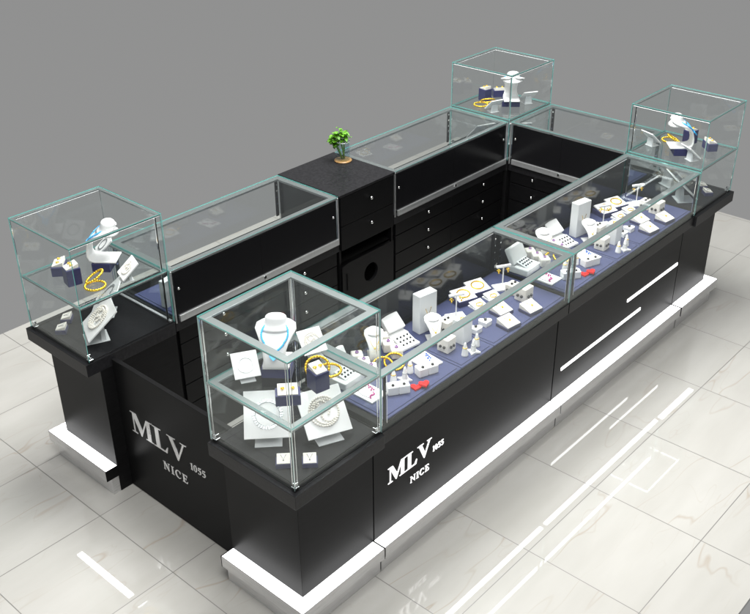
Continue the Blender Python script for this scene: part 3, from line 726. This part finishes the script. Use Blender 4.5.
# ------------------------------------------------------------------ what stands in the towers
WHERE = {'A': 'near corner tower', 'B': 'left corner tower', 'C': 'far back tower', 'D': 'right end tower'}
def tower_kit(k):
    cx, cy, rr = ctr[k]; rr = R(rr); wh = WHERE[k]; Zs = .350; Zd = .007
    def pl(kind, dx, dy, z, face, lab, grp, **kw):
        c_, s_ = math.cos(rr), math.sin(rr)
        # face: heading of the front in degrees in tower A's frame; displays are modelled facing -y (270 deg)
        return place(kind, (cx+dx*c_-dy*s_, cy+dx*s_+dy*c_, z), R(face-270)+rr, lab % wh, grp, **kw)
    pl('riser', -.015, .085, Zs, 218, 'navy block under the white bust on the glass shelf of the %s', 'navy blocks under the busts')
    pl('bust', -.010, .092, Zs+.052, 220, 'white necklace bust on its navy block in the %s', 'white necklace busts in the towers', s_=1.24)
    pl('blue_necklace', -.010, .092, Zs+.052, 220, 'bright blue necklace round the white bust in the %s', 'blue necklaces', s_=1.24)
    pl('low_box', -.150, -.125, Zs, 228, 'low wide navy box with two gold earrings on the shelf of the %s', 'low navy earring boxes')
    pl('tall_box', .020, -.150, Zs, 258, 'tall navy box with gold earrings on the shelf of the %s', 'tall navy earring boxes')
    pl('bangle', .150, -.095, Zs+.001, 225, 'yellow gold bangle lying flat on the shelf of the %s', 'gold bangles', s_=1.12)
    pl('bangle', .105, -.060, Zs+.030, 225, 'yellow gold bangle leaning on the flat one in the %s', 'gold bangles', tilt=R(32), s_=1.12)
    pl('stand_s', -.140, .170, Zs, 240, 'small tilted white stand with the silver bracelet, shelf of the %s', 'small tilted white stands')
    pl('bracelet_s', -.140, .170, Zs, 240, 'small silver bracelet on a card, shelf of the %s', 'silver bracelets')
    pl('stand_s', .215, .085, Zs, 250, 'small tilted white stand with pearl strands, shelf of the %s', 'small tilted white stands')
    pl('pearls_s', .215, .085, Zs, 250, 'small coil of pearls on a card, shelf of the %s', 'coiled pearl necklaces')
    pl('stand_l', -.085, .105, Zd, 226, 'large tilted white stand with the silver necklace, bottom of the %s', 'large tilted white stands')
    pl('bracelet_l', -.085, .105, Zd, 226, 'large silver link necklace at the bottom of the %s', 'silver bracelets')
    pl('stand_l', .110, -.085, Zd, 246, 'large tilted white stand with pearl strands, bottom of the %s', 'large tilted white stands')
    pl('pearls_l', .110, -.085, Zd, 246, 'large coil of pearls at the bottom of the %s', 'coiled pearl necklaces')
    pl('pendant_box', -.195, -.115, Zd, 226, 'left small navy pendant box at the bottom of the %s', 'small navy pendant boxes')
    pl('pendant_box', -.110, -.205, Zd, 226, 'right small navy pendant box at the bottom of the %s', 'small navy pendant boxes')
for k in 'ABCD': tower_kit(k)

# ------------------------------------------------------------------ trays and displays in the front counters
ZT = .034
def trays(x0, pieces, y0, y1, where, swap=False, zt=.034):
    for i, (a, b, lab) in enumerate(pieces):
        o = empty('velvet_tray', (0, 0, 0)); x_a, x_b = x0+a, x0+b
        if swap: A_ = (y0, x_a, y1, x_b)
        else: A_ = (x_a, y0, x_b, y1)
        cx_, cy_ = (A_[0]+A_[2])/2, (A_[1]+A_[3])/2; hx_, hy_ = (A_[2]-A_[0])/2, (A_[3]-A_[1])/2
        o.location = (cx_, cy_, zt)
        MB().box(-hx_, -hy_, 0, hx_, hy_, .012).build('rim', M['tray'], o, .003)
        MB().box(-hx_+.016, -hy_+.016, .012, hx_-.016, hy_-.016, .016).build('pad', M['tray'], o, .003)
        tag(o, lab+' '+where, 'velvet tray', 'slate blue velvet trays')
ZI = ZT+.016
def row_kit(x0, wh):
    g_ = lambda s_: s_+' in the front counter'
    def pl(kind, x, y, face, lab, grp, z=ZI, **kw):
        kw['s_'] = kw.get('s_', 1.0)*(1.07 if kind in ('open_box', 'bangle', 'stud_cube', 'stud_tray') else 1.18)
        return place(kind, (x+x0, y, z), R(face-270), lab+' in the '+wh, grp, **kw)
    pl('open_box', .757, .398, 273, 'large white box with raised lid and card of black studs', g_('large white open boxes'))
    for n_, (x, y, q) in enumerate(((.930, .475, 'rearmost'), (.908, .405, 'middle'), (.892, .338, 'front'))):
        pl('ring_cube', x, y, 232, q+' cream ring cube beside the large open box', g_('cream ring cubes'))
    pl('small_bust', 1.030, .440, 225, 'small white bust beside the gold bangles', g_('small white busts'), s_=.80)
    pl('bangle', .965, .320, 225, 'left gold bangle of two beside the small bust', g_('gold bangles'), tilt=R(24), z=ZI+.021)
    pl('bangle', 1.035, .300, 225, 'right gold bangle of two beside the small bust', g_('gold bangles'), tilt=R(24), z=ZI+.021)
    pl('pink_card', .748, .232, 270, 'white card with magenta bead necklace at the left end', g_('bead necklace cards'))
    pl('cone', .912, .200, 225, 'left white ring cone behind the block near the red hearts', g_('white ring cones'))
    pl('star_cone', .966, .168, 225, 'star-footed ring cone behind the red hearts', g_('white ring cones'))
    pl('cone', 1.040, .195, 225, 'right white ring cone behind the red hearts', g_('white ring cones'))
    pl('double_block', .860, .125, 236, 'double white block with dark studs left of the red hearts', g_('double white earring blocks'))
    pl('double_block', 1.092, .125, 250, 'double white block with dark studs right of the red hearts', g_('double white earring blocks'))
    pl('heart', .945, .075, 215, 'left red heart of the pair lying on the blue tray', g_('red hearts'))
    pl('heart', .985, .052, 240, 'right red heart of the pair lying on the blue tray', g_('red hearts'), z=ZI+.0115)
    pl('blue_card', 1.175, .205, 262, 'white card with blue bead necklace', g_('bead necklace cards'))
    for n_, (x, y, q) in enumerate(((1.165, .500, 'rearmost'), (1.128, .425, 'middle'), (1.110, .350, 'front'))):
        pl('ring_cube', x, y, 232, q+' cream ring cube beside the stud tray', g_('cream ring cubes'))
    pl('lid_box', 1.268, .485, 262, 'white box with a thick open lid behind the stud tray', g_('white lidded boxes'))
    pl('stud_tray', 1.236, .398, 262, 'white tray with rows of black studs', g_('white stud trays'))
    pl('slab', 1.432, .418, 261, 'tall pale display panel standing upright', g_('tall pale panels'))
    pl('small_bust', 1.372, .305, 232, 'small white bust in front of the tall pale panel', g_('small white busts'), s_=.74)
    pl('stud_cube', 1.490, .305, 268, 'cream block with black studs behind the pale column', g_('cream stud blocks'))
    pl('t_stand', 1.650, .360, 240, 'white crossbar earring stand beside the tall panel', g_('white earring stands'))
    pl('stud_cube', 1.345, .190, 272, 'cream block with black studs in front of the small bust', g_('cream stud blocks'))
    pl('column', 1.474, .182, 270, 'white square column with a ring on top', g_('white square columns'))
    pl('cone', 1.365, .078, 225, 'left white ring cone in front of the square column', g_('white ring cones'))
    pl('star_cone', 1.420, .062, 225, 'star-footed ring cone in front of the square column', g_('white ring cones'))
    pl('cone', 1.485, .088, 225, 'right white ring cone in front of the square column', g_('white ring cones'))
    pl('heart_stand', 1.600, .180, 225, 'left white heart ring stand of two', g_('white heart ring stands'))
    pl('heart_stand', 1.698, .185, 225, 'right white heart ring stand of two', g_('white heart ring stands'))
    pl('collar_box', 1.835, .450, 252, 'left navy box with a gold collar on white card', g_('gold collar boxes'))
    pl('collar_box', 1.975, .450, 252, 'right navy box with a gold collar on white card', g_('gold collar boxes'))
    pl('small_card', 1.835, .330, 258, 'left small white bracelet card in front of the gold collars', g_('small bracelet cards'))
    pl('small_card', 1.975, .330, 258, 'right small white bracelet card in front of the gold collars', g_('small bracelet cards'))
    pl('t_stand', 2.120, .365, 240, 'white crossbar earring stand beyond the gold collars', g_('white earring stands'))
    pl('low_cube', 2.118, .285, 268, 'low cream stud block behind the taller one', g_('cream stud blocks'))
    pl('stud_cube', 2.092, .190, 268, 'cream block with black studs at the right end', g_('cream stud blocks'), s_=1.08)
    pl('wedge', 1.868, .195, 262, 'cream pendant pad on navy base behind the other two', g_('cream pendant pads'))
    pl('wedge', 1.775, .078, 262, 'cream pendant pad on navy base nearest the ring cones', g_('cream pendant pads'))
    pl('wedge', 2.000, .078, 262, 'cream pendant pad on navy base nearest the right end', g_('cream pendant pads'))
NH = 'near front counter'; FH = 'far front counter'
row_kit(0, NH); row_kit(1.648, FH)
trays(.615, [(.022, .640, 'blue velvet tray under the large open box'), (.644, .935, 'narrow blue velvet tray under the square column'), (.939, 1.660, 'long blue velvet tray under the gold collar boxes')], .016, .535, 'in the '+NH)
trays(2.263, [(.065, .640, 'blue velvet tray under the large open box'), (.644, .935, 'narrow blue velvet tray under the square column'), (.939, 1.665, 'long blue velvet tray under the gold collar boxes')], .016, .535, 'in the '+FH)

# ------------------------------------------------------------------ back counters: trays and displays seen in the glass and its reflections
def back_row(x0, L_, wh, start_slab):
    trays(x0, [(.02, L_/2-.002, 'blue velvet tray at the left end'), (L_/2+.002, L_-.02, 'blue velvet tray at the right end')], 1.665, 2.060, 'of the '+wh, zt=.004)
    def pl(kind, x, y, face, lab, grp, **kw): return place(kind, (x0+x, y, .020), R(face-270), lab+' in the '+wh, grp+' in the back counters', **kw)
    pl('slab', .085, 1.79, 100, 'pale display panel at the left end', 'pale panels', s_=.85)
    pl('stud_cube', .17, 1.74, 90, 'cream stud block at the left end', 'cream stud blocks')
    pl('stud_tray', .34, 1.86, 80, 'white stud tray', 'white stud trays')
    pl('small_bust', .50, 1.76, 90, 'small white bust near the left', 'small white busts', s_=.8)
    pl('collar_box', .66, 1.90, 95, 'navy box with gold collar', 'gold collar boxes')
    pl('bangle', .76, 1.80, 90, 'gold bangle', 'gold bangles')
    pl('small_bust', .86, 1.76, 90, 'small white bust near the right', 'small white busts', s_=.8)
    pl('pink_card', .98, 1.93, 85, 'white card with magenta beads', 'bead necklace cards')
    pl('wedge', 1.12, 1.85, 95, 'cream pendant pad', 'cream pendant pads')
    pl('column', 1.22, 1.76, 90, 'white square column', 'white square columns')
back_row(.602, 1.40, 'left back counter', True)
back_row(2.576, 1.38, 'right back counter', False)
trays(.60, [(.02, .50, 'blue velvet tray at the near end'), (.504, .994, 'blue velvet tray at the far end')], 4.005, 4.42, 'of the black end counter', swap=True, zt=.004)
for kind, x, y, lab, grp in (('wedge', 4.12, .70, 'cream pendant pad in the end counter', 'cream pendant pads in the back counters'),
                        ('stud_tray', 4.22, .88, 'white stud tray in the end counter', 'white stud trays in the back counters'),
                        ('slab', 4.12, 1.08, 'pale display panel in the end counter', 'pale panels in the back counters'),
                        ('collar_box', 4.24, 1.24, 'navy box with gold collar in the end counter', 'gold collar boxes in the back counters'),
                        ('small_bust', 4.12, 1.42, 'small white bust in the end counter', 'small white busts in the back counters')):
    place(kind, (x, y, .020), R(0-270), lab, grp, s_=.9)

# ------------------------------------------------------------------ potted plant in a glass on the cabinet
pc = (2.490, 2.045)
po = empty('potted_plant', (pc[0], pc[1], CT+.003))
MB().lathe([(.060, 0), (.064, .003), (.064, .007), (.058, .010)], 32).build('saucer', M['wood'], po)
vp = [(.050, .017), (.052, .10), (.054, .145)]
v_ = MB(); v_.lathe(vp, 32, 0, None, caps=False).lathe([(.046, .145), (.046, .10), (.044, .022)], 32, 0, None, caps=False); v_.ring((0, 0, .145), .050, .0040, None, 32)
vo = v_.build('glass_vase', M['glass_c'], po)
MB().ring((0, 0, .0), .052, .0025, Matrix.Translation((0, 0, .147)), 32).build('rim', M['diamond'], vo)
tips = []
for (dx, dy, h, lx, ly) in ((-.006, .004, .190, -.048, .030), (.006, -.006, .210, -.030, .014), (.014, .008, .200, .004, -.008), (0, .012, .165, -.044, .040)):
    p0 = Vector((dx, dy, .018)); p1 = Vector((lx*.6+dx, ly*.6+dy, h*.62)); p2 = Vector((lx+dx, ly+dy, h))
    MB().tube([p0, p0.lerp(p1, .5)+Vector((.004, 0, 0)), p1, p2], [.0062, .0058, .0052, .004], 8).build('stalk', M['stalk'], po); tips.append((p1, p2))
lf = MB(); random.seed(3)
for p1, p2 in tips:
    for k in range(46):
        c_ = p1.lerp(p2, random.uniform(.45, 1.12)) + Vector((random.gauss(0, .014), random.gauss(0, .014), random.gauss(0, .014)))
        L_ = random.uniform(.026, .042); W_ = L_*random.uniform(.55, .75)
        q = Matrix.Translation(c_) @ Matrix.Rotation(random.uniform(0, 2*PI), 4, 'Z') @ Matrix.Rotation(random.uniform(-.9, .7), 4, 'X')
        lf.add([(0, 0, 0), (W_*.5, L_*.35, .003), (W_*.42, L_*.7, .001), (0, L_, -.005), (-W_*.42, L_*.7, .001), (-W_*.5, L_*.35, .003), (0, L_*.5, -.002)],
               [(0, 1, 6), (1, 2, 6), (2, 3, 6), (3, 4, 6), (4, 5, 6), (5, 0, 6)], 0, q, True)
lf.build('leaves', M['leaf'], po)
tag(po, 'small leafy green plant in a glass vase on an amber saucer', 'potted plant')
